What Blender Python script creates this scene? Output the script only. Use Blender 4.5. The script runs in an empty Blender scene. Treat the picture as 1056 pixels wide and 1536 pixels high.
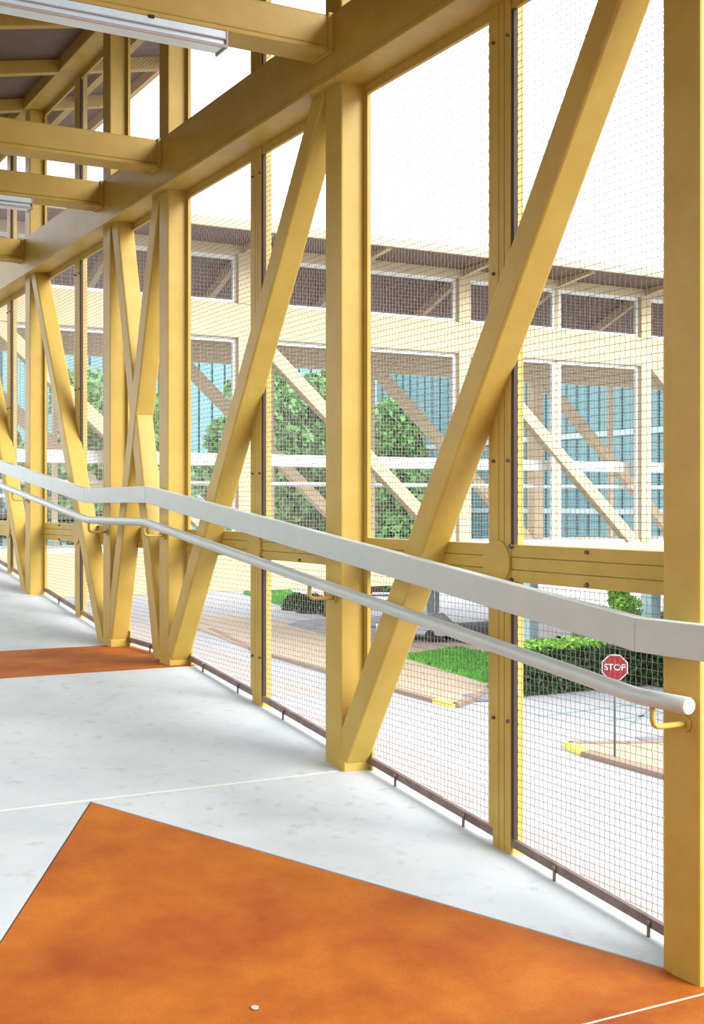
import bpy, bmesh, math, random
import numpy as np
from mathutils import Vector, Matrix

random.seed(7)
RNG = np.random.default_rng(7)
SC = bpy.context.scene
COL = SC.collection

# ---------------------------------------------------------------- camera, sky, exposure
# x = across the bridge (right), y = along the bridge (away), z = up, metres.
FPX = 1880.0
THETA = math.atan(1036.0 / FPX)
cam_d = bpy.data.cameras.new('camera')
cam = bpy.data.objects.new('camera', cam_d)
COL.objects.link(cam)
cam.location = (0, 0, 1.45)
cam.rotation_euler = (math.pi / 2, 0, -THETA)
cam_d.sensor_fit = 'VERTICAL'
cam_d.sensor_height = 36.0
cam_d.lens = FPX / 1536 * 36.0
cam_d.shift_y = -11.0 / 1536
cam_d.clip_end = 2000
cam_d.clip_start = 0.05
SC.camera = cam

world = bpy.data.worlds.new('overcast_sky')
SC.world = world
world.use_nodes = True
wn = world.node_tree
wn.nodes.clear()
w_out = wn.nodes.new('ShaderNodeOutputWorld')
w_bg = wn.nodes.new('ShaderNodeBackground')
w_bg.inputs['Color'].default_value = (0.93, 0.97, 1.0, 1)
w_bg.inputs['Strength'].default_value = 3.0
wn.links.new(w_bg.outputs[0], w_out.inputs[0])

sun_d = bpy.data.lights.new('sun', 'SUN')
sun = bpy.data.objects.new('sun', sun_d)
COL.objects.link(sun)
sun_d.energy = 7.0
sun_d.angle = math.radians(38)
sun_d.color = (1.0, 0.96, 0.9)
sun.rotation_euler = Vector((-0.42, 0.78, -0.55)).to_track_quat('-Z', 'Y').to_euler()

SC.view_settings.view_transform = 'Standard'
SC.view_settings.look = 'None'
SC.view_settings.gamma = 1.0
SC.view_settings.use_curve_mapping = False
SC.view_settings.exposure = 0.0

# ---------------------------------------------------------------- materials
def material(name, color, color2=None, scale=8.0, rough=0.5, metal=0.0, bump=0.0, bump_scale=60.0,
             stretch=(1, 1, 1), detail=6.0, lo=0.35, hi=0.65, spec=0.5, speck=None, speck_scale=180.0):
    m = bpy.data.materials.new(name)
    m.use_nodes = True
    nt = m.node_tree
    b = nt.nodes['Principled BSDF']
    b.inputs['Roughness'].default_value = rough
    b.inputs['Metallic'].default_value = metal
    b.inputs['Specular IOR Level'].default_value = spec
    b.inputs['Base Color'].default_value = (*color, 1)
    tc = nt.nodes.new('ShaderNodeTexCoord')
    mp = nt.nodes.new('ShaderNodeMapping')
    mp.inputs['Scale'].default_value = stretch
    nt.links.new(tc.outputs['Object'], mp.inputs['Vector'])
    last = None
    if color2 is not None:
        n = nt.nodes.new('ShaderNodeTexNoise')
        n.inputs['Scale'].default_value = scale
        n.inputs['Detail'].default_value = detail
        n.inputs['Roughness'].default_value = 0.6
        nt.links.new(mp.outputs[0], n.inputs['Vector'])
        r = nt.nodes.new('ShaderNodeValToRGB')
        r.color_ramp.elements[0].position = lo
        r.color_ramp.elements[1].position = hi
        r.color_ramp.elements[0].color = (*color, 1)
        r.color_ramp.elements[1].color = (*color2, 1)
        nt.links.new(n.outputs['Fac'], r.inputs['Fac'])
        last = r.outputs['Color']
        if speck is not None:
            n2 = nt.nodes.new('ShaderNodeTexNoise')
            n2.inputs['Scale'].default_value = speck_scale
            n2.inputs['Detail'].default_value = 3
            nt.links.new(mp.outputs[0], n2.inputs['Vector'])
            r2 = nt.nodes.new('ShaderNodeValToRGB')
            r2.color_ramp.elements[0].position = 0.58
            r2.color_ramp.elements[1].position = 0.72
            nt.links.new(n2.outputs['Fac'], r2.inputs['Fac'])
            mx = nt.nodes.new('ShaderNodeMix')
            mx.data_type = 'RGBA'
            nt.links.new(r2.outputs['Color'], mx.inputs['Factor'])
            nt.links.new(last, mx.inputs['A'])
            mx.inputs['B'].default_value = (*speck, 1)
            last = mx.outputs['Result']
        nt.links.new(last, b.inputs['Base Color'])
    if bump > 0:
        n3 = nt.nodes.new('ShaderNodeTexNoise')
        n3.inputs['Scale'].default_value = bump_scale
        n3.inputs['Detail'].default_value = 4
        nt.links.new(mp.outputs[0], n3.inputs['Vector'])
        bp = nt.nodes.new('ShaderNodeBump')
        bp.inputs['Strength'].default_value = bump
        bp.inputs['Distance'].default_value = 0.01
        nt.links.new(n3.outputs['Fac'], bp.inputs['Height'])
        nt.links.new(bp.outputs[0], b.inputs['Normal'])
    return m

M = {}
M['yellow'] = material('yellow_paint', (0.44, 0.290, 0.055), (0.49, 0.332, 0.070), 5, 0.42, spec=0.28, bump=0.05, bump_scale=220)
M['cream'] = material('overexposed_yellow_paint', (0.46, 0.365, 0.205), (0.51, 0.41, 0.24), 3, 0.5)  # same yellow paint, paled so the colour carries its overexposure
M['pale'] = material('pale_grey_green_paint', (0.46, 0.52, 0.505), (0.50, 0.55, 0.54), 9, 0.35, bump=0.04, bump_scale=150)
M['endcap'] = material('cream_cap', (0.78, 0.70, 0.42), rough=0.5)
M['wire'] = material('galvanised_wire', (0.24, 0.20, 0.19), (0.32, 0.27, 0.26), 30, 0.5)
M['frame'] = material('weathered_frame', (0.15, 0.095, 0.08), (0.22, 0.155, 0.14), 14, 0.6)
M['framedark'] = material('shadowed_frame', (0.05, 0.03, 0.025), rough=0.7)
M['bolt'] = material('dark_bolt', (0.10, 0.06, 0.04), rough=0.5)
M['concrete'] = material('grey_concrete', (0.415, 0.455, 0.48), (0.49, 0.525, 0.55), 2.2, 0.75, bump=0.12, bump_scale=60,
                         speck=(0.385, 0.41, 0.43), speck_scale=14, stretch=(1, 1, 1))
M['orange'] = material('orange_stained_concrete', (0.25, 0.048, 0.003), (0.41, 0.125, 0.010), 3.2, 0.7, spec=0.2, bump=0.35, bump_scale=240,
                       speck=(0.23, 0.045, 0.006), speck_scale=240, lo=0.3, hi=0.7)
M['sealant'] = material('white_sealant', (0.78, 0.72, 0.64), (0.66, 0.58, 0.5), 20, 0.7)
M['groove'] = material('dark_groove', (0.05, 0.035, 0.03), rough=0.9)
M['soffit'] = material('shaded_roof_deck', (0.10, 0.058, 0.042), (0.13, 0.08, 0.06), 3, 0.6)  # shade on a yellow deck, put into a dark brown tone
M['fascia'] = material('fascia_paint', (0.70, 0.50, 0.24), rough=0.5)
M['lamp'] = material('white_enamel', (0.60, 0.74, 0.86), (0.66, 0.80, 0.90), 12, 0.3)
M['lens'] = material('frosted_lens', (0.68, 0.82, 0.92), rough=0.22)
M['lampedge'] = material('pinkish_lamp_base', (0.42, 0.34, 0.34), rough=0.5)
M['road'] = material('pale_road', (0.30, 0.30, 0.315), (0.345, 0.34, 0.355), 0.25, 0.85)
M['roadpatch'] = material('pinkish_road', (0.325, 0.27, 0.255), (0.345, 0.30, 0.285), 0.3, 0.85)
M['asphalt'] = material('dark_asphalt', (0.16, 0.15, 0.18), (0.22, 0.21, 0.24), 0.8, 0.85)
M['sidewalk'] = material('tan_sidewalk', (0.36, 0.265, 0.185), (0.41, 0.31, 0.225), 0.7, 0.85)
M['curb'] = material('curb', (0.25, 0.175, 0.13), rough=0.8)
M['curbyellow'] = material('yellow_curb_paint', (0.75, 0.58, 0.10), rough=0.7)
M['linepaint'] = material('road_paint', (0.20, 0.27, 0.27), rough=0.7)
M['grass'] = material('lawn_green', (0.05, 0.26, 0.02), (0.10, 0.38, 0.03), 1.2, 0.9)
M['leaf'] = material('leaf_green', (0.07, 0.24, 0.06), (0.13, 0.34, 0.09), 0.8, 0.7)
M['leafdark'] = material('dark_and_shaded_leaf', (0.012, 0.04, 0.012), (0.035, 0.10, 0.022), 1.2, 0.7)  # dark bushes and trees, plus shade painted on hedge sides
M['leaflight'] = material('light_and_sunlit_leaf', (0.12, 0.34, 0.03), (0.24, 0.48, 0.05), 1.2, 0.7)  # light green trees, plus sunlight painted on the hedge top
M['bark'] = material('bark', (0.16, 0.11, 0.08), (0.10, 0.07, 0.05), 4, 0.9)
M['teal'] = material('teal_siding', (0.075, 0.25, 0.29), (0.105, 0.31, 0.345), 0.4, 0.5)
M['tealdark'] = material('teal_siding_joint', (0.07, 0.20, 0.23), rough=0.5)
M['tealpale'] = material('pale_teal_column', (0.36, 0.52, 0.54), (0.44, 0.6, 0.62), 0.6, 0.6)
M['white'] = material('white_paint', (0.72, 0.74, 0.74), rough=0.6)
M['dark'] = material('dark_interior', (0.03, 0.03, 0.035), rough=0.9)  # parking level's shade put into near-black; also plain dark small parts
M['red'] = material('sign_red', (0.21, 0.004, 0.01), rough=0.45)
M['signwhite'] = material('sign_white', (0.45, 0.44, 0.44), rough=0.45)
M['greenpole'] = material('green_pole', (0.05, 0.12, 0.09), rough=0.5)
M['yg'] = material('fluorescent_yellow_green', (0.55, 0.75, 0.05), rough=0.5)
M['carpaint_silver'] = material('silver_car_paint', (0.45, 0.48, 0.52), rough=0.25, metal=0.3)
M['carpaint_dark'] = material('dark_maroon_car_paint', (0.06, 0.02, 0.025), rough=0.25)
M['carpaint_white'] = material('white_car_paint', (0.75, 0.75, 0.75), rough=0.3)
M['glass_dark'] = material('dark_car_glass', (0.02, 0.022, 0.03), rough=0.08)
M['tyre'] = material('tyre', (0.025, 0.025, 0.025), rough=0.9)
M['wallstone'] = material('grey_brown_wall', (0.13, 0.12, 0.10), (0.17, 0.15, 0.13), 0.6, 0.8)
M['brick'] = material('brick_path', (0.45, 0.25, 0.20), (0.52, 0.32, 0.26), 2, 0.85)

# ---------------------------------------------------------------- helpers
class MB:
    """collects shapes, links them as ONE mesh object"""
    def __init__(self):
        self.bm = bmesh.new()
    def hull(self, pts, faces):
        v = [self.bm.verts.new(p) for p in pts]
        fs = [self.bm.faces.new([v[i] for i in f]) for f in faces]
        return v, fs
    def box(self, x0, x1, y0, y1, z0, z1, bevel=0.0, M4=None):
        pts = [Vector(p) for p in ((x0, y0, z0), (x1, y0, z0), (x1, y1, z0), (x0, y1, z0),
                                   (x0, y0, z1), (x1, y0, z1), (x1, y1, z1), (x0, y1, z1))]
        if M4 is not None:
            pts = [M4 @ p for p in pts]
        v, fs = self.hull(pts, [(3, 2, 1, 0), (4, 5, 6, 7), (0, 1, 5, 4), (1, 2, 6, 5), (2, 3, 7, 6), (3, 0, 4, 7)])
        if bevel:
            self.bev(v, bevel)
        return v
    def bev(self, v, w, seg=2):
        es = list({e for x in v for e in x.link_edges})
        bmesh.ops.bevel(self.bm, geom=es, offset=w, segments=seg, profile=0.5, affect='EDGES')
    def prism(self, poly, axis, a0, a1, bevel=0.0):
        """poly: list of (u, v); axis x -> (a,u,v); y -> (u,a,v); z -> (u,v,a)"""
        def P(u, v, a):
            return (a, u, v) if axis == 'x' else (u, a, v) if axis == 'y' else (u, v, a)
        n = len(poly)
        pts = [P(u, v, a0) for u, v in poly] + [P(u, v, a1) for u, v in poly]
        faces = [tuple(range(n))[::-1], tuple(range(n, 2 * n))]
        faces += [(i, (i + 1) % n, n + (i + 1) % n, n + i) for i in range(n)]
        v, fs = self.hull(pts, faces)
        bmesh.ops.recalc_face_normals(self.bm, faces=fs)
        if bevel:
            self.bev(v, bevel)
        return v
    def tube(self, pts, r, n=12, cap=True, r_end=None):
        pts = [Vector(p) for p in pts]
        rings = []
        for i, p in enumerate(pts):
            d = (pts[min(i + 1, len(pts) - 1)] - pts[max(i - 1, 0)]).normalized()
            up = Vector((0, 0, 1)) if abs(d.z) < 0.95 else Vector((1, 0, 0))
            a = d.cross(up).normalized()
            b = a.cross(d).normalized()
            rr = r if r_end is None else r + (r_end - r) * i / (len(pts) - 1)
            rings.append([self.bm.verts.new(p + a * (rr * math.cos(2 * math.pi * k / n)) + b * (rr * math.sin(2 * math.pi * k / n)))
                          for k in range(n)])
        for A, B in zip(rings, rings[1:]):
            for k in range(n):
                f = self.bm.faces.new((A[k], A[(k + 1) % n], B[(k + 1) % n], B[k]))
                f.smooth = True
        if cap:
            self.bm.faces.new(rings[0][::-1])
            self.bm.faces.new(rings[-1])
    def build(self, name, mat, parent=None, loc=None):
        me = bpy.data.meshes.new(name)
        bmesh.ops.recalc_face_normals(self.bm, faces=self.bm.faces[:])
        self.bm.to_mesh(me)
        self.bm.free()
        return link(name, me, mat, parent, loc)

def link(name, me, mat, parent=None, loc=None):
    o = bpy.data.objects.new(name, me)
    COL.objects.link(o)
    if mat is not None:
        me.materials.append(M[mat] if isinstance(mat, str) else mat)
    if parent is not None:
        o.parent = parent
        o.matrix_parent_inverse = Matrix.Translation(parent.location).inverted() if parent.rotation_euler.z == 0 else parent_matrix(parent).inverted()
    if loc is not None:
        o.location = loc
    return o

def parent_matrix(p):
    return Matrix.LocRotScale(p.location, p.rotation_euler, p.scale)

def tag(o, label=None, cat=None, group=None, kind=None):
    if label: o['label'] = label
    if cat: o['category'] = cat
    if group: o['group'] = group
    if kind: o['kind'] = kind
    return o

def thing(name, label, cat, loc=(0, 0, 0), group=None):
    o = bpy.data.objects.new(name, None)
    COL.objects.link(o)
    o.location = loc
    o.empty_display_size = 0.1
    return tag(o, label, cat, group)

def box(name, mat, parent, *b, bevel=0.0):
    m = MB()
    m.box(*b, bevel=bevel)
    return m.build(name, mat, parent)

def np_mesh(name, verts, faces, mat, parent=None):
    """verts (N,3), faces (F,k) with constant k"""
    me = bpy.data.meshes.new(name)
    verts = np.asarray(verts, dtype=np.float32)
    faces = np.asarray(faces, dtype=np.int32)
    k = faces.shape[1]
    me.vertices.add(len(verts))
    me.vertices.foreach_set('co', verts.ravel())
    me.loops.add(faces.size)
    me.loops.foreach_set('vertex_index', faces.ravel())
    me.polygons.add(len(faces))
    me.polygons.foreach_set('loop_start', np.arange(0, faces.size, k, dtype=np.int32))
    me.polygons.foreach_set('loop_total', np.full(len(faces), k, dtype=np.int32))
    me.update(calc_edges=True)
    me.validate()
    return link(name, me, mat, parent)

# ---------------------------------------------------------------- bridge dimensions
K = 0.1076                       # slope of the ramps
R0, R1 = 2.90, 7.20              # first ramp
L_END = 8.55                     # end of the level landing
Z_L = K * (R1 - R0)
S_END = 13.3
def fz(y):                       # floor level along the bridge
    if y <= R0: return 0.0
    if y <= R1: return K * (y - R0)
    if y <= L_END: return Z_L
    return min(Z_L + K * (y - L_END), 0.93)

X_IN, X_OUT = 2.733, 2.862       # inner and outer face of the truss
SLAB = 2.885                     # edge of the deck
POST_W = 0.16
POSTS = [2.793, 5.062, 7.306, 8.446, 10.61, 12.86]      # near corner of each post
PN = ['nearest', 'second', 'third', 'fourth', 'fifth', 'sixth']
Z_CH0, Z_CH1 = 3.393, 3.70       # top chord
Z_EV0, Z_EV1 = 4.80, 4.93        # eave beam
Z_M0, Z_M1 = 1.155, 1.297        # middle rail

# ---------------------------------------------------------------- ground outside
GZ = -6.1
ground = box('ground', 'road', None, -140, 240, -60, 330, GZ - 0.4, GZ)
tag(ground, kind='structure')
def flat(name, mat, parent, poly, h, z0=GZ):
    m = MB()
    m.prism(poly, 'z', z0 - 0.05, z0 + h)
    return m.build(name, mat, parent)
flat('sidewalk', 'sidewalk', ground, [(25.9, 39.0), (29.2, 41.6), (29.8, 42.6), (36.0, 42.0), (37.6, 42.0), (37.6, 62), (33.5, 78), (29.5, 78), (26.5, 58)], 0.12)
flat('sidewalk', 'sidewalk', ground, [(24.3, 12), (40, 12), (40, 27.2), (29.5, 28.6), (26.4, 30.0), (24.6, 30.9)], 0.12)
flat('road_patch', 'roadpatch', ground, [(21.2, 44), (23.2, 44), (25.4, 62), (28.5, 86), (25, 86), (22.6, 64)], 0.012)
flat('road_patch', 'roadpatch', ground, [(14.0, 16), (15.6, 15), (20.6, 33), (20.6, 44), (19.4, 44), (19.0, 34)], 0.010)
# kerbs in separate lengths
def curb(pts, mats):
    for (a, b), mt in zip(zip(pts, pts[1:]), mats):
        a = Vector((*a, 0)); b = Vector((*b, 0))
        d = (b - a); L = d.length; d.normalize(); n = Vector((-d.y, d.x, 0)) * 0.16
        g = d * 0.02
        m = MB()
        m.prism([((a + g - n).x, (a + g - n).y), ((b - g - n).x, (b - g - n).y), ((b - g + n).x, (b - g + n).y), ((a + g + n).x, (a + g + n).y)],
                'z', GZ - 0.05, GZ + 0.16)
        m.build('kerb_stone', mt, ground)
curb([(28.9, 70), (27.7, 64), (26.6, 58), (26.3, 52), (26.05, 46), (25.85, 40.3), (25.8, 38.9), (27.5, 40.1), (29.3, 41.5)],
     ['curb'] * 5 + ['curbyellow', 'curb', 'curb'])
curb([(29.5, 28.7), (26.4, 30.1), (24.75, 31.0), (24.3, 29.6), (24.25, 26), (24.2, 22), (24.2, 18), (24.2, 12)],
     ['curb', 'curb', 'curbyellow', 'curb', 'curb', 'curb', 'curb'])
for poly in ([(27.4, 35.8), (36.5, 36.6), (36.5, 36.8), (27.4, 36.0)], [(29.0, 33.9), (33.6, 34.4), (33.6, 34.6), (29.0, 34.1)],
             [(29.0, 33.0), (29.2, 33.0), (33.6, 36.4), (33.4, 36.4)], [(30.2, 32.0), (36.2, 32.6), (36.2, 32.8), (30.2, 32.2)]):
    flat('road_line', 'linepaint', ground, poly, 0.014)
m = MB(); m.tube([(27.9, 40.2, GZ - 0.02), (27.9, 40.2, GZ + 0.135)], 0.75, 16)
m.build('utility_cover', 'asphalt', ground)
flat('dark_ground_patch', 'asphalt', ground, [(27.4, 30.6), (29.9, 29.6), (30.1, 30.1), (27.7, 31.2)], 0.02)  # flat dark patch on the road
flat('dark_ground_patch', 'asphalt', ground, [(27.6, 70.8), (28.7, 70.3), (28.9, 71.8), (27.8, 72.3)], 0.05)  # small storm drain
flat('driveway', 'asphalt', ground, [(32.5, 57.2), (37.4, 57.4), (37.4, 66.5), (44, 67), (44, 72), (36, 72), (34, 70)], 0.14)
flat('brick_path', 'brick', ground, [(42.5, 84), (44.8, 84.5), (52.5, 97), (50, 97)], 0.13)

def lawn(name, label, poly, h=0.18):
    m = MB()
    v = m.prism(poly, 'z', GZ - 0.02, GZ + h)
    o = m.build(name, 'grass')
    tag(o, label, 'lawn')
    # blades as one uncountable part
    xs = [p[0] for p in poly]; ys = [p[1] for p in poly]
    N = 9000
    P = np.column_stack([RNG.uniform(min(xs), max(xs), N), RNG.uniform(min(ys), max(ys), N)])
    inside = np.zeros(N, bool)
    n = len(poly); j = n - 1
    for i in range(n):
        xi, yi = poly[i]; xj, yj = poly[j]
        c = ((yi > P[:, 1]) != (yj > P[:, 1])) & (P[:, 0] < (xj - xi) * (P[:, 1] - yi) / (yj - yi + 1e-9) + xi)
        inside ^= c; j = i
    P = P[inside]; n = len(P)
    a = RNG.uniform(0, 2 * np.pi, n); w = 0.09; hh = RNG.uniform(0.08, 0.2, n)
    z = np.full(n, GZ + h - 0.01)
    v0 = np.column_stack([P[:, 0] - w * np.cos(a), P[:, 1] - w * np.sin(a), z])
    v1 = np.column_stack([P[:, 0] + w * np.cos(a), P[:, 1] + w * np.sin(a), z])
    v2 = np.column_stack([P[:, 0] + RNG.normal(0, 0.05, n), P[:, 1] + RNG.normal(0, 0.05, n), z + hh])
    b = np_mesh('grass_blades', np.concatenate([v0, v1, v2]),
                np.column_stack([np.arange(n), np.arange(n) + n, np.arange(n) + 2 * n]), 'grass', o)
    tag(b, kind='stuff')
lawn('lawn', 'bright green lawn wedge beside the tan sidewalk, left of the nearest thin mullion', [(31.6, 52.2), (30.05, 43.2), (30.4, 42.0), (35.8, 42.0), (35.8, 53.9)])
lawn('lawn', 'small far green lawn strip along the brick path, left of the second post', [(43.2, 97.5), (40.4, 84), (41.6, 82.5), (47.5, 97.3)])
lawn('lawn', 'far green lawn strip to the right of the brick path, in front of dark shrubs', [(45.2, 84), (44.2, 80.5), (47.5, 82), (52.8, 97), (52.2, 97)])

def leaf_cloud(pts, size, flatness=0.6):
    """pts (N,3) -> one quad per point with random tilt"""
    n = len(pts)
    A = RNG.normal(size=(n, 3)); A /= np.linalg.norm(A, axis=1)[:, None]
    B = RNG.normal(size=(n, 3)); B -= A * np.sum(A * B, axis=1)[:, None]; B /= np.linalg.norm(B, axis=1)[:, None]
    s = size * RNG.uniform(0.6, 1.3, n)[:, None]
    v = np.concatenate([pts - A * s, pts + B * s * flatness, pts + A * s, pts - B * s * flatness])
    i = np.arange(n)
    return v, np.column_stack([i, i + n, i + 2 * n, i + 3 * n])

def tree(loc, h, spread, label, mat='leaf', group='street trees beyond the footbridge'):
    t = thing('tree', label, 'tree', loc, group)
    x, y, z = loc
    m = MB()
    m.tube([(x, y, z - 0.1), (x + 0.1, y, z + h * 0.3), (x, y + 0.1, z + h * 0.62)], h * 0.022, 9, r_end=h * 0.010)
    for k in range(6):
        a = k * 1.05 + x
        m.tube([(x + 0.05, y, z + h * (0.3 + 0.04 * k)), (x + math.cos(a) * spread * 0.6, y + math.sin(a) * spread * 0.6, z + h * (0.5 + 0.05 * k))], h * 0.009, 6, r_end=h * 0.003)
    m.build('trunk', 'bark', t)
    pts = []
    for k in range(26):
        a = RNG.uniform(0, 2 * np.pi); rr = spread * math.sqrt(RNG.uniform(0, 1)) * 0.8
        u = RNG.uniform(0.0, 1.0)
        zc = z + h * (0.30 + 0.62 * u)
        rr *= math.sin(math.pi * (0.22 + 0.7 * u)) 
        rad = spread * RNG.uniform(0.28, 0.45)
        q = RNG.normal(size=(330, 3)); q /= np.linalg.norm(q, axis=1)[:, None]
        q *= rad * RNG.uniform(0.55, 1.0, 330)[:, None] ** 0.5
        pts.append(q + np.array([x + rr * math.cos(a), y + rr * math.sin(a), zc]))
    v, f = leaf_cloud(np.concatenate(pts), 0.020 * h, 0.6)
    tag(np_mesh('foliage', v, f, mat, t), kind='stuff')
    return t
TREES = [((31.65, 69.0), 15.5, 4.2, 'broad green street tree seen between the third post and the second thin mullion', 'leaf'),
         ((39.5, 75.0), 16.5, 4.6, 'green tree seen left of the second post, beyond the crossing bridge', 'leaf'),
         ((34.0, 57.0), 13.5, 3.2, 'green tree seen just right of the second post, in front of the teal building', 'leaf'),
         ((36.0, 36.2), 12.8, 1.3, 'slim light green tree seen beside the nearest post, before the teal building', 'leaflight'),
         ((36.2, 42.0), 4.2, 1.2, 'small bright green tree under the white slab edge, by the nearest post', 'leaflight'),
         ((27.5, 92.0), 17.5, 5.0, 'green tree far down the street, seen between the fourth and fifth posts', 'leaf'),
         ((38.0, 110.0), 18.0, 5.5, 'farthest street tree, seen behind the pair of crossed braces', 'leaf'),
         ((25.5, 121.0), 18.0, 5.5, 'farthest dark tree at the left end of the street', 'leafdark'),
         ((53.0, 108.0), 18.0, 5.5, 'dark tree behind the far lawn strip, left of the second post', 'leafdark')]
for (tx, ty), th, ts, tl, tm in TREES:
    tree((tx, ty, GZ), th, ts, tl, tm)

def hedge(name, label, x0, x1, y0, y1, h, mat_top='leaflight', mat_side='leafdark', n=9000):  # sunlit top and shaded sides are put into the leaf colours
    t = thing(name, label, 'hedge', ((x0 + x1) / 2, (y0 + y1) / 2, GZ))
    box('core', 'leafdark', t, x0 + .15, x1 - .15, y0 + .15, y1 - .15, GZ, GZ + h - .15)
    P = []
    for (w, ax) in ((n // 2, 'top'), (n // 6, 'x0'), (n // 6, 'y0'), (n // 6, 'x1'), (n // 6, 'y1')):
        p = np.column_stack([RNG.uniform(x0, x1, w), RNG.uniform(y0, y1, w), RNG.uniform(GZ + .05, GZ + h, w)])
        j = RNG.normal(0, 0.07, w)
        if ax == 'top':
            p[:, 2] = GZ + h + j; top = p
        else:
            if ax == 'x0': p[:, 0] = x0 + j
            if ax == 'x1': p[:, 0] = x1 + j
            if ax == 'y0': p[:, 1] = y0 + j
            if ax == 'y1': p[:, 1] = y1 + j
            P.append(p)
    v, f = leaf_cloud(top, 0.13); tag(np_mesh('sunlit_top_leaves', v, f, mat_top, t), 'top leaves painted bright as if sunlit', kind='stuff')
    v, f = leaf_cloud(np.concatenate(P), 0.13); tag(np_mesh('shaded_side_leaves', v, f, mat_side, t), 'clipped sides painted dark green for shade', kind='stuff')
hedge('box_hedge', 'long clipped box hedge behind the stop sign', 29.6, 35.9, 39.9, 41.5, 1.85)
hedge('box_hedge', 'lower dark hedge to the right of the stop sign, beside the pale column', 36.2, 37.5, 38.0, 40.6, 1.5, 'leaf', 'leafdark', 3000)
def bush(loc, r, label, mat, group=None):
    t = thing('bush', label, 'bush', loc, group)
    q = RNG.normal(size=(1800, 3)); q /= np.linalg.norm(q, axis=1)[:, None]; q[:, 2] = np.abs(q[:, 2]) * 1.1
    q *= r * RNG.uniform(0.75, 1.05, 1800)[:, None]
    v, f = leaf_cloud(q + np.array(loc), r * 0.09)
    tag(np_mesh('foliage', v, f, mat, t), kind='stuff')
    m = MB(); m.tube([loc, (loc[0], loc[1], loc[2] + r * .7)], r * .12, 7); m.build('stem', 'bark', t)
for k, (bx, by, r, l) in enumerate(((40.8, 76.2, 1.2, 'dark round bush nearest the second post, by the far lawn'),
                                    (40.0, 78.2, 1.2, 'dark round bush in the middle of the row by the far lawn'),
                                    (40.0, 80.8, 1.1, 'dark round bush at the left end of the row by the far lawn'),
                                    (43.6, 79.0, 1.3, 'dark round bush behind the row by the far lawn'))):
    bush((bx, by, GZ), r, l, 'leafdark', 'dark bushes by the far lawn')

# parking building with teal upper walls
pb = thing('parking_building', 'teal ribbed building over open white-edged parking, behind the crossing bridge', 'building', (38, 60, GZ))
BX, BY0, BY1 = 38.2, 20.0, 66.0
ZS0, ZS1 = GZ + 3.93, GZ + 4.5
box('slab_edge', 'white', pb, BX - .5, BX + .4, BY0, BY1, ZS0, ZS1)
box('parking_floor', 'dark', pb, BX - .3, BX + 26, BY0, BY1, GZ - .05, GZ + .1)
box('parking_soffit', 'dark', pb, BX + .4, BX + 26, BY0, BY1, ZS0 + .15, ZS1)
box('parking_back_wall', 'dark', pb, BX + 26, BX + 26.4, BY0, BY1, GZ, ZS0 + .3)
box('wall', 'tealdark', pb, BX + .25, BX + 26, BY0, BY1, ZS1, 9.6)
m = MB()
yy = BY0
while yy < BY1:
    m.box(BX, BX + .26, yy, yy + 0.62, ZS1 + .05, 9.5)
    yy += 0.80
tag(m.build('siding_rib', 'teal', pb), kind='stuff')
for zz in (1.0, 4.6):
    box('floor_band', 'tealpale', pb, BX - .06, BX + .1, BY0, BY1, zz, zz + .25)
for yc in (24.0, 32.6, 42.0, 50.8, 60.4):
    m = MB(); m.box(BX - .3, BX + .25, yc - .35, yc + .35, GZ, ZS0 + .02, bevel=.05)
    m.build('column', 'tealpale', pb)
box('wall_panel', 'white', pb, BX + 1.2, BX + 1.5, 61.5, 65.8, GZ, ZS0 + .1)
box('yellow_barrier', 'curbyellow', pb, BX - .2, BX, 44.2, 48.6, GZ + .55, GZ + .8)

# second building at the far end of the street
fb = thing('far_building', 'wide teal building at the far end of the street behind the trees', 'building', (48, 134, GZ))
box('wall', 'tealdark', fb, 14, 84, 134.3, 150, GZ, 18)
m = MB()
xx = 14.0
while xx < 84:
    m.box(xx, xx + 1.3, 134, 134.35, GZ + 3, 17.9)
    xx += 1.6
tag(m.build('siding_rib', 'teal', fb), kind='stuff')
for zz in (GZ + 2.6, 2.2):
    box('floor_band', 'tealpale', fb, 14, 84, 133.9, 134.1, zz, zz + .4)

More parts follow.
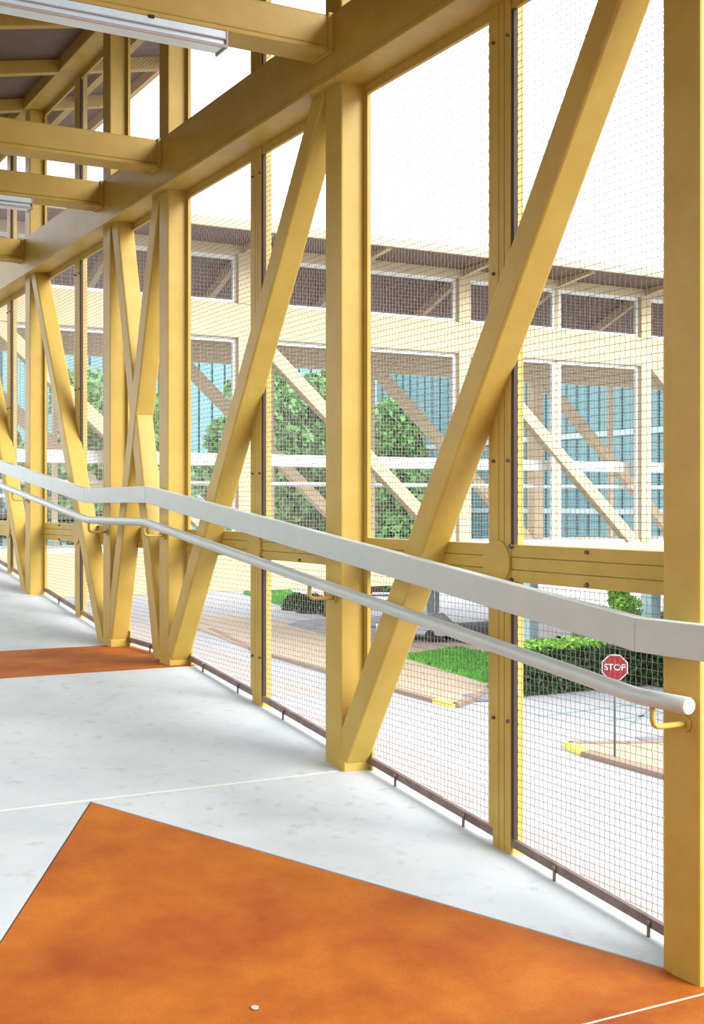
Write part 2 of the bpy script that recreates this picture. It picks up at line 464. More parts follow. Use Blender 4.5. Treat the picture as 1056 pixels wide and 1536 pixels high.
def car(label, loc, rz, mat, L=4.5, H=1.45, van=False):
    t = thing('van' if van else 'car', label, 'van' if van else 'car', loc)
    t.rotation_euler = (0, 0, rz)
    W = 0.88
    R = parent_matrix(t)
    def put(m, name, mt):
        m.bm.transform(R)
        return m.build(name, mt, t)
    m = MB()
    if van:
        prof = [(-L/2, .35), (L/2, .35), (L/2, .95), (L/2 - .55, 1.15), (L/2 - 1.2, H), (-L/2 + .05, H)]
    else:
        prof = [(-L/2, .32), (L/2, .32), (L/2, .70), (L/2 - .9, .86), (L/2 - 1.6, H), (-L/2 + 1.1, H), (-L/2 + .35, .90), (-L/2, .82)]
    m.prism(prof, 'y', -W, W, bevel=.07)
    put(m, 'body', mat)
    m = MB()
    if van:
        m.prism([(L/2 - 1.18, 1.18), (L/2 - .62, 1.18), (L/2 - 1.2, H - .12), (L/2 - 1.9, H - .12), (L/2 - 1.9, 1.18)], 'y', -W - .01, W + .01)
    else:
        m.prism([(-L/2 + .75, .90), (L/2 - 1.05, .90), (L/2 - 1.68, H - .07), (-L/2 + 1.15, H - .07)], 'y', -W - .01, W + .01)
    put(m, 'side_window', 'glass_dark')
    for sx in (-1, 1):
        for sy in (-1, 1):
            m = MB()
            m.tube([(sx * L * .31, sy * (W - .14), .32), (sx * L * .31, sy * (W + .03), .32)], .32, 16)
            put(m, 'wheel', 'tyre')
    for sx in (-1, 1):
        for sy in (-1, 1):
            m = MB(); m.box(sx * (L/2 - .06) - .05, sx * (L/2 - .06) + .05, sy * (W - .25) - .17, sy * (W - .25) + .17, .62, .76)
            put(m, 'headlamp' if sx > 0 else 'tail_lamp', 'lens' if sx > 0 else 'red')
car('silver car parked on the dark driveway beside the green lawn', (36.6, 58.9, GZ + .14), 2.0, 'carpaint_silver')
car('white van under the parking building, left of the nearest thin mullion', (41.5, 53.5, GZ + .1), 1.7, 'carpaint_white', 5.0, 2.1, True)
car('dark maroon car beside the second post, under the crossing bridge', (52.6, 90.0, GZ), 2.4, 'carpaint_dark', 4.6, 1.5)

# stop sign
SX, SY = 24.65, 28.66
sg = thing('stop_sign', 'red octagonal stop sign on a thin dark green pole at the street corner', 'sign', (SX, SY, GZ))
ang = math.atan2(-SX, SY)           # plate faces the bridge
RS = Matrix.Translation((SX, SY, -3.35)) @ Matrix.Rotation(ang, 4, 'Z')
m = MB()
m.tube([(SX, SY, GZ), (SX, SY, -2.95)], 0.035, 10)
m.build('pole', 'greenpole', sg)
def octo(r, y0, y1):
    m = MB()
    m.prism([(r * math.cos(math.pi / 8 + k * math.pi / 4), r * math.sin(math.pi / 8 + k * math.pi / 4)) for k in range(8)], 'y', y0, y1)
    m.bm.transform(RS)
    return m
octo(0.41, -0.05, -0.04).build('white_border', 'signwhite', sg)
plate = octo(0.375, -0.056, -0.05).build('red_plate', 'red', sg)
fc = bpy.data.curves.new('stop_text', 'FONT')
fc.body = 'STOP'; fc.size = 0.262; fc.align_x = 'CENTER'; fc.align_y = 'CENTER'; fc.extrude = 0.003; fc.offset = 0.004
tmp = bpy.data.objects.new('stop_text', fc)
COL.objects.link(tmp)
bpy.context.view_layer.update()
me = bpy.data.meshes.new_from_object(tmp.evaluated_get(bpy.context.evaluated_depsgraph_get()))
bpy.data.objects.remove(tmp)
me.transform(RS @ Matrix.Translation((0, -0.06, 0)) @ Matrix.Rotation(math.pi / 2, 4, 'X'))
tag(link('lettering', me, 'signwhite', plate), 'white STOP lettering')

# far small things in the street
nb = thing('newspaper_box', 'small red box on a dark pedestal, seen low between the fourth and fifth posts', 'box', (26.0, 82.0, GZ))
cab = box('cabinet', 'red', nb, 25.65, 26.35, 81.7, 82.3, GZ + .55, GZ + 1.4, bevel=.04)
box('pedestal', 'dark', nb, 25.75, 26.25, 81.8, 82.2, GZ, GZ + .56)
box('window', 'signwhite', cab, 25.75, 26.25, 81.66, 81.71, GZ + .95, GZ + 1.2)
yg = thing('warning_sign', 'small yellow-green sign on a post, seen low beside the fifth post', 'sign', (26.0, 86.5, GZ))
m = MB(); m.tube([(26, 86.5, GZ), (26, 86.5, GZ + 1.6)], .04, 8); m.build('post', 'greenpole', yg)
box('plate', 'yg', yg, 25.75, 26.25, 86.42, 86.46, GZ + .75, GZ + 1.55, bevel=.015)

# ---------------------------------------------------------------- crossing footbridge behind
SB = 13.3
cb = thing('crossing_footbridge', 'pale cream roofed truss footbridge crossing behind the wire mesh', 'bridge', (9, SB, .5))
CP = [2.87, 5.92, 8.97, 12.0, 15.05, 18.1]
YF = 15.75
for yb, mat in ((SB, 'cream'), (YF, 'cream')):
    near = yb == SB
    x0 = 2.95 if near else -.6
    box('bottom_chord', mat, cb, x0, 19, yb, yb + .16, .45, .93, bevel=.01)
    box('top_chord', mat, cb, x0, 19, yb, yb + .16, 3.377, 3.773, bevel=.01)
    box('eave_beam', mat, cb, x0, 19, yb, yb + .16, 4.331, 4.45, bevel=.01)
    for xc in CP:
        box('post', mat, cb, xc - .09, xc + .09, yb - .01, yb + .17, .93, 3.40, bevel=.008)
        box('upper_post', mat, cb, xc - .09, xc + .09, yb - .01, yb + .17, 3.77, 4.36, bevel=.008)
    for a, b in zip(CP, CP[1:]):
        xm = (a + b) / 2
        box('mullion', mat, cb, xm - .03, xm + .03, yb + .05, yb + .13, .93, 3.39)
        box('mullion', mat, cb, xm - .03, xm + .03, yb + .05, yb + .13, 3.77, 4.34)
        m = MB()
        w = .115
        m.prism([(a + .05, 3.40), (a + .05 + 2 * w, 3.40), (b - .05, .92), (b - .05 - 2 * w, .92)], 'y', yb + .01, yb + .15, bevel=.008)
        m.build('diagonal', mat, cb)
# white frames round the mesh of the near side
def ring(m, x0, x1, z0, z1, y0, y1, w):
    m.box(x0, x1, y0, y1, z0, z0 + w); m.box(x0, x1, y0, y1, z1 - w, z1)
    m.box(x0, x0 + w, y0, y1, z0 + w, z1 - w); m.box(x1 - w, x1, y0, y1, z0 + w, z1 - w)

def wires(x_or_y, fixed, u0, u1, zbot, ztop, step, r, crimp, name, parent, mat='wire'):
    """woven wire in the plane axis=fixed; zbot is a function of u"""
    V = []; F = []
    nv = 0
    ring3 = [(math.cos(a), math.sin(a)) for a in (0.3, 0.3 + 2 * math.pi / 3, 0.3 + 4 * math.pi / 3)]
    def add(P, vertical):
        nonlocal nv
        n = len(P)
        out = np.empty((n, 3, 3), np.float32)
        for k, (c, s) in enumerate(ring3):
            q = P.copy()
            q[:, 0] += r * c                      # out of plane
            q[:, 1 if vertical else 2] += r * s
            out[:, k] = q
        V.append(out.reshape(-1, 3))
        i = np.arange(n - 1)[:, None] * 3 + nv
        for k in range(3):
            k2 = (k + 1) % 3
            F.append(np.hstack([i + k, i + k2, i + 3 + k2, i + 3 + k]))
        nv += 3 * n
    us = np.arange(u0 + step * .5, u1, step)
    zlo = min(zbot(u0), zbot(u1))
    zs = np.arange(zlo + step * .4, ztop, step)
    for i, u in enumerate(us):
        zb = zbot(u)
        if crimp:
            z = np.concatenate([[zb], zs[zs > zb + .004], [ztop]])
            k0 = len(zs) - (len(z) - 2)
            off = np.where((np.arange(len(z)) + k0 + i) % 2 == 0, crimp, -crimp)
        else:
            z = np.array([zb, ztop]); off = np.zeros(2)
        add(np.column_stack([fixed + off, np.full(len(z), u), z]), True)
    for j, z in enumerate(zs):
        uu = us
        ok = np.array([zbot(u) < z for u in us])
        if not ok.any(): continue
        if ok.all():
            ua, ub = u0, u1
        else:
            good = us[ok]; ua, ub = good[0], good[-1]
            if ok[0]: ua = u0
            if ok[-1]: ub = u1
            uu = good
        if crimp:
            u = np.concatenate([[ua], uu[(uu > ua + .003) & (uu < ub - .003)], [ub]])
            off = np.where((np.arange(len(u)) + j) % 2 == 0, -crimp * .5, crimp * .5)
        else:
            u = np.array([ua, ub]); off = np.zeros(2)
        add(np.column_stack([fixed + off, u, np.full(len(u), z)]), False)
    V = np.concatenate(V); F = np.concatenate(F)
    if x_or_y == 'y':
        V = V[:, [1, 0, 2]]
    o = np_mesh(name, V, F, mat, parent)
    return tag(o, kind='stuff')

for a, b in zip(CP[:-1], CP[1:]):
    xm = (a + b) / 2
    for u0, u1 in ((a + .09, xm - .03), (xm + .03, b - .09)):
        for z0, z1 in ((.93, 3.377), (3.773, 4.331)):
            m = MB(); ring(m, u0, u1, z0, z1, SB + .06, SB + .10, .045)
            m.build('mesh_frame', 'white', cb)
            wires('y', SB + .08, u0, u1, lambda u, z0=z0: z0, z1, .045, .0022, 0, 'wire_mesh', cb)
box('guard_rail', 'white', cb, 2.95, 19, SB + .26, SB + .31, 1.91, 2.05)
m = MB(); m.tube([(2.95, SB + .34, 1.70), (19, SB + .34, 1.70)], .025, 8); m.build('handrail', 'white', cb)
box('deck', 'concrete', cb, -.6, 19, SB + .02, YF + .14, .66, .925)
# roof: level eaves outside the walls, sinking to a valley inside
PROF = [(12.55, 4.465), (13.38, 4.445), (14.6, 4.00), (15.82, 4.445), (16.65, 4.465)]
m = MB()
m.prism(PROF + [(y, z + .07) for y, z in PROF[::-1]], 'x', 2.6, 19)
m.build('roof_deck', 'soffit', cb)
for k in range(11):
    xc = 2.87 + 1.525 * k
    for p, q in zip(PROF, PROF[1:]):
        m = MB()
        out = p[0] < 13 or q[0] > 16
        d = .10 if out else .12
        zp, zq = p[1], q[1]
        if p[0] < 13: p = (12.6, zp); dp, dq = .03, d
        elif q[0] > 16: q = (16.6, zq); dp, dq = d, .03
        else: dp = dq = d
        m.prism([(p[0], zp - dp), (q[0], zq - dq), (q[0], zq), (p[0], zp)], 'x', xc - .035, xc + .035)
        m.build('rafter', 'cream', cb)
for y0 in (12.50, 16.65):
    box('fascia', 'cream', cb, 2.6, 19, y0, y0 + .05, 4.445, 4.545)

# ---------------------------------------------------------------- deck (floor)
floor = MB()
def zpoly(m, poly, top, thick):
    n = len(poly)
    pts = [(x, y, top(y)) for x, y in poly] + [(x, y, top(y) - thick) for x, y in poly]
    faces = [tuple(range(n)), tuple(range(n, 2 * n))[::-1]] + [(i, n + i, n + (i + 1) % n, (i + 1) % n) for i in range(n)]
    v, fs = m.hull(pts, faces)
    return v
XL = 0.12
XW = -2.2
prof = [(-3.0, -.35), (2.9, -.35), (R1, Z_L - .35), (L_END, Z_L - .35), (12.9, .58), (S_END, .58),
        (S_END, .93 - .1), (12.9, .93 - .1), (L_END, Z_L - .1), (R1, Z_L - .1), (2.9, -.1), (-3.0, -.1)]
floor.prism(prof, 'x', XL, SLAB - .01)
fl = floor.build('floor', 'concrete')
tag(fl, kind='structure')
box('landing_base', 'concrete', fl, XW, XL, -3, 2.9, -.35, -.1)
def slab(name, mat, poly, thick=.1, parent=fl, lift=0.0):
    m = MB()
    zpoly(m, poly, lambda y: fz(y) + lift, thick)
    return m.build(name, mat, parent)
G = 0.006
AP = (1.545, 5.02)
slab('orange_slab', 'orange', [(XW, -3), (SLAB, -3), (SLAB, 2.745), (XW, 2.745)])
slab('orange_slab', 'orange', [(XW, 2.76), (SLAB, 2.76), (SLAB, 2.90), (XW, 2.90)])
# orange arrow on the ramp
slab('orange_slab', 'orange', [(.36, 2.90), (2.76, 2.90), (2.735, 2.945), AP])
slab('concrete_slab', 'concrete', [(2.76 + G, 2.90), (SLAB, 2.90), (SLAB, 5.042), (AP[0] + .004, 5.042), (AP[0] + G, 5.02 + G), (2.735 + G, 2.945 + .012)])
slab('concrete_slab', 'concrete', [(XL, 2.90), (.36 - G, 2.90), (AP[0] - G, 5.02 + G), (AP[0] + .003, 5.042), (XL, 5.042)])
slab('concrete_slab', 'concrete', [(XL, 5.060), (SLAB, 5.060), (SLAB, R1 - .004), (XL, R1 - .004)])
slab('orange_slab', 'orange', [(XL, R1 + .004), (SLAB, R1 + .004), (SLAB, L_END - .004), (XL, L_END - .004)])
slab('concrete_slab', 'concrete', [(XL, L_END + .004), (SLAB, L_END + .004), (SLAB, 10.66), (XL, 10.66)])
slab('concrete_slab', 'concrete', [(XL, 10.67), (SLAB, 10.67), (SLAB, 12.89), (XL, 12.89)])
slab('concrete_slab', 'concrete', [(XL, 12.89), (SLAB, 12.89), (SLAB, S_END), (XL, S_END)])
slab('joint_sealant', 'sealant', [(XW, 2.743), (SLAB, 2.743), (SLAB, 2.762), (XW, 2.762)], .05, lift=-.003)
slab('joint_sealant', 'sealant', [(XL, 5.040), (SLAB, 5.040), (SLAB, 5.062), (XL, 5.062)], .05, lift=-.003)
slab('joint_sealant', 'sealant', [(XL, R1 - .008), (SLAB, R1 - .008), (SLAB, R1 + .006), (XL, R1 + .006)], .05, lift=-.002)
slab('joint_sealant', 'sealant', [(XL, L_END - .005), (SLAB, L_END - .005), (SLAB, L_END + .005), (XL, L_END + .005)], .05, lift=-.002)
slab('joint_groove', 'groove', [(XL, 10.655), (SLAB, 10.655), (SLAB, 10.675), (XL, 10.675)], .05, lift=-.008)
slab('joint_groove', 'groove', [(2.735, 2.93), (2.735 + 2 * G, 2.95), (AP[0] + 2 * G, 5.03), (AP[0] - G, 5.03)], .05, lift=-.005)
slab('joint_groove', 'groove', [(.36 - 2 * G, 2.9), (.36, 2.9), (AP[0] + G, 5.03), (AP[0] - 2 * G, 5.03)], .05, lift=-.005)
# small white litter disc on the orange floor
m = MB(); m.tube([(1.46, 3.215, fz(3.215) + .001), (1.46, 3.215, fz(3.215) + .006)], .011, 14)
tag(m.build('bottle_cap', 'signwhite'), 'tiny white disc lying on the orange floor', 'litter')

# ---------------------------------------------------------------- right-hand truss
tr = thing('steel_truss', 'tall yellow painted steel truss with posts and diagonals along the walkway', 'truss', (X_IN, 7.3, 0))
for i, y in enumerate(POSTS):
    z0 = fz(y) - .25
    m = MB(); m.box(X_IN, X_OUT, y, y + POST_W, z0, Z_CH0 + .02, bevel=.007); m.build('post', 'yellow', tr)
    m = MB(); m.box(X_IN, X_OUT, y, y + POST_W, Z_CH1 - .02, Z_EV0, bevel=.007); m.build('upper_post', 'yellow', tr)
m = MB(); m.box(X_IN, X_OUT, .55, .55 + POST_W, -.25, Z_CH0 + .02, bevel=.007); m.build('post', 'yellow', tr)
m = MB(); m.box(X_IN, X_OUT, .55, .55 + POST_W, Z_CH1 - .02, Z_EV0, bevel=.007); m.build('upper_post', 'yellow', tr)
box('top_chord', 'yellow', tr, 2.685, 2.905, -1.0, S_END - .02, Z_CH0, Z_CH1, bevel=.012)
box('chord_lip', 'yellow', tr, 2.672, 2.700, -1.0, S_END - .02, Z_CH0 - .006, Z_CH0 + .016, bevel=.003)
DW = 0.145
def diagonal(ya, za, yb, zb, w=DW, x0=X_IN + .002, x1=X_OUT - .002):
    """(ya,za) near-lower corner at the foot, (yb,zb) same edge at the top; body lies on the +y side at ya"""
    m = MB()
    m.prism([(ya, za), (ya + w, za), (yb + w, zb), (yb, zb)], 'x', x0, x1, bevel=.010)
    return m.build('diagonal', 'yellow', tr)
P2, P1, P0, Q, R_, S_ = POSTS
ct = Z_CH0 + .01
# near bays lean towards the viewer at the top
diagonal(P1 - .02, fz(P1) + .01, P2 + .155, ct)
diagonal(P0 - .02, fz(P0) + .01, P1 + .155, ct)
# crossed braces over the landing
diagonal(Q - .01, fz(Q) + .01, P0 + .155, ct, .135)
diagonal(P0 + .15, fz(P0) + .01, Q - .135, ct, .135, X_IN + .006, X_OUT - .006)
# far bays lean away from the viewer at the top
diagonal(Q + .155, fz(Q) + .01, R_ - .14, ct)
diagonal(R_ + .155, fz(R_) + .01, S_ - .14, ct)
for y0, y1 in ((P1 - .035, P1 + .02), (P0 - .035, P0 + .02), (Q - .025, Q + .02)):
    z = fz((y0 + y1) / 2)
    m = MB(); m.box(X_IN - .003, X_OUT, y0, y1, z - .2, z + .05, bevel=.005); m.build('foot_plate', 'yellow', tr)
    m = MB(); m.box(X_OUT - .004, X_OUT + .008, y0 - .03, y1, z - .2, z + .11, bevel=.003); m.build('foot_gusset', 'yellow', tr)
box('bottom_chord', 'yellow', tr, 2.74, 2.90, -1.0, 2.9, -.75, -.36, bevel=.01)
m = MB(); m.prism([(2.9, -.75), (S_END, .35), (S_END, .57), (2.9, -.36)], 'x', 2.74, 2.90, bevel=.01); m.build('bottom_chord', 'yellow', tr)

# ---------------------------------------------------------------- mullions, middle rail
MULL = [((P2 + P1) / 2 + .04, 'thin yellow grooved mullion nearest the viewer, under the nearest diagonal'),
        ((P1 + P0) / 2 + .06, 'thin yellow mullion between the second and third posts'),
        ((Q + R_) / 2 + .08, 'thin yellow mullion between the fourth and fifth posts'),
        ((R_ + S_) / 2 + .08, 'thin yellow mullion beyond the fifth post, at the far left edge')]
XM0, XM1 = 2.846, 2.908
for y, lab in MULL:
    t = thing('mullion', lab, 'mullion', (XM0, y, fz(y)))
    yc = y + .0
    # three flat strips with grooves between
    for z0, z1, nm in ((fz(y - .06) - .05, Z_CH0, 'shaft'), (Z_CH1, Z_EV0, 'upper_shaft')):
        m = MB()
        m.box(XM0 + .006, XM1, yc - .058, yc + .058, z0, z1)
        for a, b in ((-.058, -.0195), (-.0165, .0165), (.0195, .058)):
            m.box(XM0, XM0 + .01, yc + a, yc + b, z0, z1, bevel=.002)
        sh = m.build(nm, 'yellow', t)
        if nm == 'shaft': shaft = sh
    for zb in (1.62, 2.35, 3.25, .62):
        for s in (-.048, .048):
            if zb < fz(y) + .2: continue
            m = MB(); m.tube([(XM0 - .010, yc + s, zb), (XM0 + .002, yc + s, zb)], .0065, 8); m.build('bolt', 'bolt', shaft)
mr = thing('middle_rail', 'horizontal yellow grooved rail between the posts at waist height', 'rail', (2.86, 7, Z_M0))
spans = [(P2 + POST_W, P1), (P1 + POST_W, P0), (P0 + POST_W, Q), (Q + POST_W, R_), (R_ + POST_W, S_)]
for a, b in spans:
    m = MB()
    m.box(2.858, 2.905, a, b, Z_M0, Z_M1)
    h = Z_M1 - Z_M0
    for u, v in ((0, .315), (.335, .655), (.675, 1)):
        m.box(2.851, 2.862, a, b, Z_M0 + h * u, Z_M0 + h * v, bevel=.002)
    chan = m.build('rail_channel', 'yellow', mr)
    for f in (.24, .76):
        y = a + (b - a) * f
        for z in (Z_M0 + .012, Z_M1 - .014):
            m = MB(); m.tube([(2.842, y, z), (2.853, y, z)], .008, 8); m.build('bolt', 'bolt', chan)
for y, lab in MULL:
    m = MB()
    m.tube([(2.839, y + .028, (Z_M0 + Z_M1) / 2), (2.853, y + .028, (Z_M0 + Z_M1) / 2)], .088, 40)
    m.build('round_gusset', 'yellow', mr)
    for z in (Z_M0 + .006, Z_M1 - .006):
        m = MB(); m.tube([(2.838, y - .063, z), (2.856, y - .063, z)], .009, 8); m.build('bolt', 'bolt', mr)

# ---------------------------------------------------------------- wire mesh panels
cells = []
mm = [m_[0] for m_ in MULL]
cells.append((P2 + POST_W, mm[0] - .058, 'between the nearest post and the nearest thin mullion', True))
cells.append((mm[0] + .058, P1, 'between the nearest thin mullion and the second post', True))
cells.append((P1 + POST_W, mm[1] - .058, 'between the second post and the second thin mullion', True))
cells.append((mm[1] + .058, P0, 'between the second thin mullion and the third post', True))
cells.append((P0 + POST_W, Q, 'behind the crossed braces over the landing', False))
cells.append((Q + POST_W, mm[2] - .058, 'between the fourth post and the third thin mullion', False))
cells.append((mm[2] + .058, R_, 'between the third thin mullion and the fifth post', False))
cells.append((R_ + POST_W, mm[3] - .058, 'between the fifth post and the farthest thin mullion', False))
cells.append((mm[3] + .058, S_, 'beyond the farthest thin mullion', False))
XF0, XF1, XWIRE = 2.852, 2.870, 2.877
FW = .034
for a, b, where, near in cells:
    for tier in ('lower', 'upper', 'clerestory'):
        if tier == 'lower':
            zb = lambda u: fz(u) + .030
            zt = Z_M0
            lab = 'lower wire mesh panel ' + where
        elif tier == 'upper':
            zb = lambda u: Z_M1
            zt = Z_CH0
            lab = 'upper wire mesh panel ' + where
        else:
            zb = lambda u: Z_CH1
            zt = Z_EV0
            lab = 'high roof level mesh panel ' + where
        t = thing('mesh_panel', lab, 'mesh panel', (XWIRE, (a + b) / 2, zb((a + b) / 2)))
        # bottom, top, two side frame rails
        bh = .032 if tier == 'lower' else .02
        xo = 0.0 if tier != 'upper' else .045          # tucked behind the middle rail
        zo = 0.0 if tier != 'upper' else -.02
        m = MB()
        m.prism([(a, zb(a) + zo), (b, zb(b) + zo), (b, zb(b) + bh + zo), (a, zb(a) + bh + zo)], 'x', XF0 + xo, XF1 + xo)
        m.build('bottom_frame', 'frame', t)
        th = .045 if tier != 'lower' else .022
        if tier == 'lower':
            m = MB(); m.box(2.906, 2.920, a, b, zt - .004, zt + .02); m.build('top_frame', 'frame', t)
        else:
            m = MB(); m.box(XF0, XF1, a, b, zt - th, zt); m.build('top_frame', 'yellow', t)
        zt2 = zt - th if tier != 'lower' else zt
        zb2 = bh if tier != 'upper' else 0
        post_b = any(abs(b - p) < .001 for p in POSTS)
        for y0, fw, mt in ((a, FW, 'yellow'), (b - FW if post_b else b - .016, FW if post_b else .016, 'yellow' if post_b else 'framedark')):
            m = MB()
            m.prism([(y0, zb(y0) + zb2), (y0 + fw, zb(y0 + fw) + zb2), (y0 + fw, zt2), (y0, zt2)], 'x', XF0, XF1)
            m.build('side_frame', mt, t)
        if tier == 'lower':
            L = b - a
            for f in ((.2, .72) if near else (.5,)):
                y = a + L * f
                m = MB()
                m.tube([(XF0 - .004, y, fz(y) + .045), (XF0 - .004, y, fz(y) - .012)], .006, 8)
                m.tube([(XF0 - .012, y, fz(y) + .047), (XF0 + .002, y, fz(y) + .047)], .009, 8)
                m.build('standoff', 'frame', t)
        zz = (lambda u, zb=zb: zb(u) + .03)
        wires('x', XWIRE, a + .006, b - .006, zz, zt - th * .5,   .0266, .00118, .0019 if near else 0, 'wire_mesh', t)

# ---------------------------------------------------------------- guard rail and handrail
gr = thing('guard_rail', 'wide flat pale grey-green guard rail running along the whole truss', 'rail', (2.62, 7, 1))
KY = [-1.0, 2.955, 7.41, 8.68, 13.1]
GT = [fz(y) for y in KY]
def railz(y):
    if y <= KY[1]: return 0.0
    if y <= KY[2]: return Z_L * (y - KY[1]) / (KY[2] - KY[1])
    if y <= KY[3]: return Z_L
    return Z_L + (y - KY[3]) * K
for a, b in zip(KY, KY[1:]):
    m = MB()
    za, zb = railz(a) + 1.103, railz(b) + 1.103
    m.prism([(a, za - .105), (b, zb - .105), (b, zb), (a, za)], 'x', 2.620, 2.665, bevel=.004)
    m.build('rail_section', 'pale', gr)
for y in [.55] + POSTS:
    z = railz(y + .08) + 1.05
    m = MB(); m.box(2.66, X_IN + .004, y + .05, y + .11, z - .03, z + .03, bevel=.004); m.build('stub_bracket', 'pale', gr)
hr = thing('handrail', 'round pale grey-green pipe handrail below the flat guard rail', 'handrail', (2.60, 7, .9))
HP = [(2.705, 0.868), (2.915, 0.868), (7.36, 1.3435), (8.53, 1.3435), (13.1, 1.3435 + (13.1 - 8.53) * K)]
m = MB()
pts = []
for i, (y, z) in enumerate(HP):
    if 0 < i < len(HP) - 1:
        for dy in (-.05, -.02, .02, .05):
            j = i - 1 if dy < 0 else i
            (ya, za), (yb, zb) = HP[j], HP[j + 1]
            q = (y + dy - ya) / (yb - ya)
            pts.append((2.60, y + dy, za + (zb - za) * q))
    else:
        pts.append((2.60, y, z))
m.tube(pts, .0255, 20)
m.build('pipe', 'pale', hr)
m = MB(); m.tube([(2.60, 2.700, .868), (2.60, 2.7055, .868)], .0235, 20); m.build('end_cap', 'endcap', hr)
def pipez(y):
    for (ya, za), (yb, zb) in zip(HP, HP[1:]):
        if y <= yb: return za + (zb - za) * (y - ya) / (yb - ya)
for y in POSTS:
    yb = y + .06
    z = pipez(yb)
    m = MB()
    m.tube([(2.60, yb, z - .02), (2.60, yb, z - .062), (2.604, yb, z - .074), (2.615, yb, z - .082), (2.63, yb, z - .085), (X_IN + .003, yb, z - .085)], .009, 10)
    m.tube([(X_IN - .008, yb, z - .085), (X_IN + .003, yb, z - .085)], .024, 16)
    m.build('bracket', 'yellow', hr)

# ---------------------------------------------------------------- overhead: cross beams, lamps, roof
TB = [(P1, 'cross beam nearest the viewer, at the top edge, above the second post'),
      (P0, 'second cross beam from the viewer, level with the third post'),
      (Q, 'third cross beam from the viewer, level with the fourth post'),
      (R_, 'fourth cross beam from the viewer, level with the fifth post')]
for y, lab in TB + [(P2, None)]:
    if lab is None: continue
    t = thing('cross_beam', 'yellow steel ' + lab, 'beam', (1.5, y, 3.6))
    m = MB(); m.box(.1, 2.684, y, y + .15, 3.535, 3.69, bevel=.012); m.build('web', 'yellow', t)
    m = MB(); m.box(.1, 2.66, y - .012, y + .162, 3.515, 3.537, bevel=.004); m.build('bottom_flange', 'yellow', t)
    m = MB(); m.box(2.66, 2.686, y - .014, y + .164, 3.51, 3.695, bevel=.004); m.build('end_plate', 'yellow', t)
for y, xe, lab in ((P1 + .03, 2.16, 'white fluorescent strip lamp under the nearest cross beam, at the top edge'),
                   (Q + .03, 2.19, 'white fluorescent strip lamp under the third cross beam, at the left edge')):
    t = thing('strip_lamp', lab, 'lamp', (1.5, y, 3.45), 'strip lamps under the cross beams')
    m = MB(); m.box(.9, xe, y - .045, y + .075, 3.478, 3.514, bevel=.004); hs = m.build('housing', 'lamp', t)
    m = MB(); m.box(.9, xe - .004, y - .038, y + .068, 3.446, 3.480, bevel=.012); m.build('lens', 'lens', t)
    m = MB(); m.box(xe - .006, xe + .004, y - .048, y + .078, 3.440, 3.517, bevel=.002); m.build('end_cap', 'lampedge', t)
    m = MB(); m.box(.9, xe, y - .050, y - .040, 3.440, 3.452); m.box(.9, xe, y - .047, y - .043, 3.476, 3.481); m.build('edge_trim', 'lampedge', t)
    m = MB(); m.box(xe - .36, xe - .335, y - .052, y - .044, 3.505, 3.518); m.build('clip', 'dark', hs)

RS_ = 0.20
def rz(x, base):                       # butterfly roof: lowest over the middle of the deck
    return base + RS_ * (abs(x - 1.5) - 1.19)
ceil = MB()
X0R, X1R = -.75, 3.55
zb = 4.90
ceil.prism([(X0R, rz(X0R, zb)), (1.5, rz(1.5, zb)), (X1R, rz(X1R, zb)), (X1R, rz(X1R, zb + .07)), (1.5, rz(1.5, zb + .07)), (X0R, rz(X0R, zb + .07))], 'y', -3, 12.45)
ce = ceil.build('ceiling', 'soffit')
tag(ce, kind='structure')
ry = []
for a, b in ((P2, P1), (P1, P0), (Q, R_), (R_, S_)):
    ry += [a + .04, (a + b) / 2 + .06]
ry += [Q - .53, -1.0, .2, 1.4]
for y in sorted(ry):
    for sgn in (-1, 1):
        xa, xb = (1.5, X1R - .03) if sgn > 0 else (X0R + .03, 1.5)
        m = MB()
        m.prism([(xa, rz(xa, zb - .105)), (xb, rz(xb, zb - .105)), (xb, rz(xb, zb)), (xa, rz(xa, zb))], 'y', y, y + .075, bevel=.006)
        m.build('rafter', 'yellow', ce)
m = MB(); m.box(2.69, 2.90, -3, 12.4, Z_EV0, Z_EV1, bevel=.01); m.build('eave_beam', 'yellow', ce)
for x in (X1R,):
    m = MB(); m.box(x - .01, x + .04, -3, 12.45, rz(x, zb) - .09, rz(x, zb) + .10, bevel=.008); m.build('fascia', 'fascia', ce)
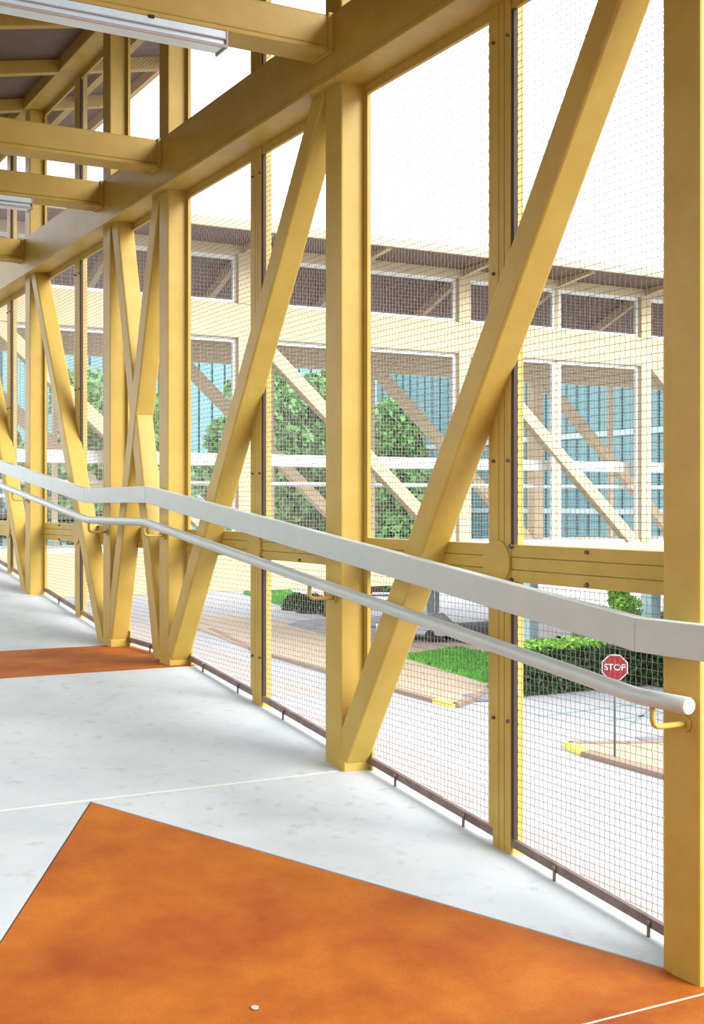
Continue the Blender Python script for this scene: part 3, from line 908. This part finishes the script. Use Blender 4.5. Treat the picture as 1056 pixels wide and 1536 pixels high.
m = MB(); m.box(X0R - .04, X0R + .01, -3, 12.45, rz(X0R, zb) - .09, rz(X0R, zb) + .10, bevel=.008); m.build('fascia', 'fascia', ce)
for x in (3.15,):
    m = MB(); m.box(x - .03, x + .03, -3, 12.4, rz(x, zb) - .06, rz(x, zb) - .002); m.build('purlin', 'yellow', ce)

# ---------------------------------------------------------------- left side of the walkway (outside the frame) with unseen blocks added to shade it
wl = bpy.data.objects.new('wall_left', None)
COL.objects.link(wl)
tag(wl, kind='structure')
LX0, LX1 = .215, .345
for y in POSTS:
    box('post', 'yellow', wl, LX0, LX1, y, y + POST_W, fz(y) - .25, Z_EV0 + .05)
for pa in ((P1 - .02, P2 + .155), (P0 - .02, P1 + .155), (Q - .01, P0 + .155), (Q + .155, R_ - .14), (R_ + .155, S_ - .14)):
    m = MB()
    za = fz(pa[0]) + .01
    m.prism([(pa[0], za), (pa[0] + DW, za), (pa[1] + DW, ct), (pa[1], ct)], 'x', LX0 + .002, LX1 - .002)
    m.build('diagonal', 'yellow', wl)
box('top_chord', 'yellow', wl, .17, .40, 2.7, S_END - .02, Z_CH0, Z_CH1)
box('eave_beam', 'yellow', wl, .18, .39, 2.7, 12.4, Z_EV0, Z_EV1)
box('sky_block_panel', 'soffit', wl, .22, .26, 2.7, 12.4, Z_CH1, Z_EV0)  # added unseen panel, blocks sky light through the left clerestory
for a, b in zip(KY[1:], KY[2:]):
    m = MB()
    za, zb_ = railz(a) + 1.103, railz(b) + 1.103
    m.prism([(a, za - .105), (b, zb_ - .105), (b, zb_), (a, za)], 'x', .41, .455)
    m.build('rail_section', 'pale', wl)
# unseen wall added to shade the landing: solid above head height
box('shade_wall', 'wallstone', wl, -2.6, -2.25, -9, 2.7, 2.45, 7.5)
box('shade_wall_return', 'wallstone', wl, -2.6, .16, 2.55, 2.85, 3.3, 7.5)
for y in (-2.5, 2.45):
    box('shade_wall_pier', 'wallstone', wl, -2.6, -2.25, y, y + .4, GZ, 2.5)
lb = box('sky_block_wall', 'wallstone', None, -22, -3.0, -30, 60, GZ, 1.6)  # added unseen block, cuts off low sky light from the left
tag(lb, kind='structure')
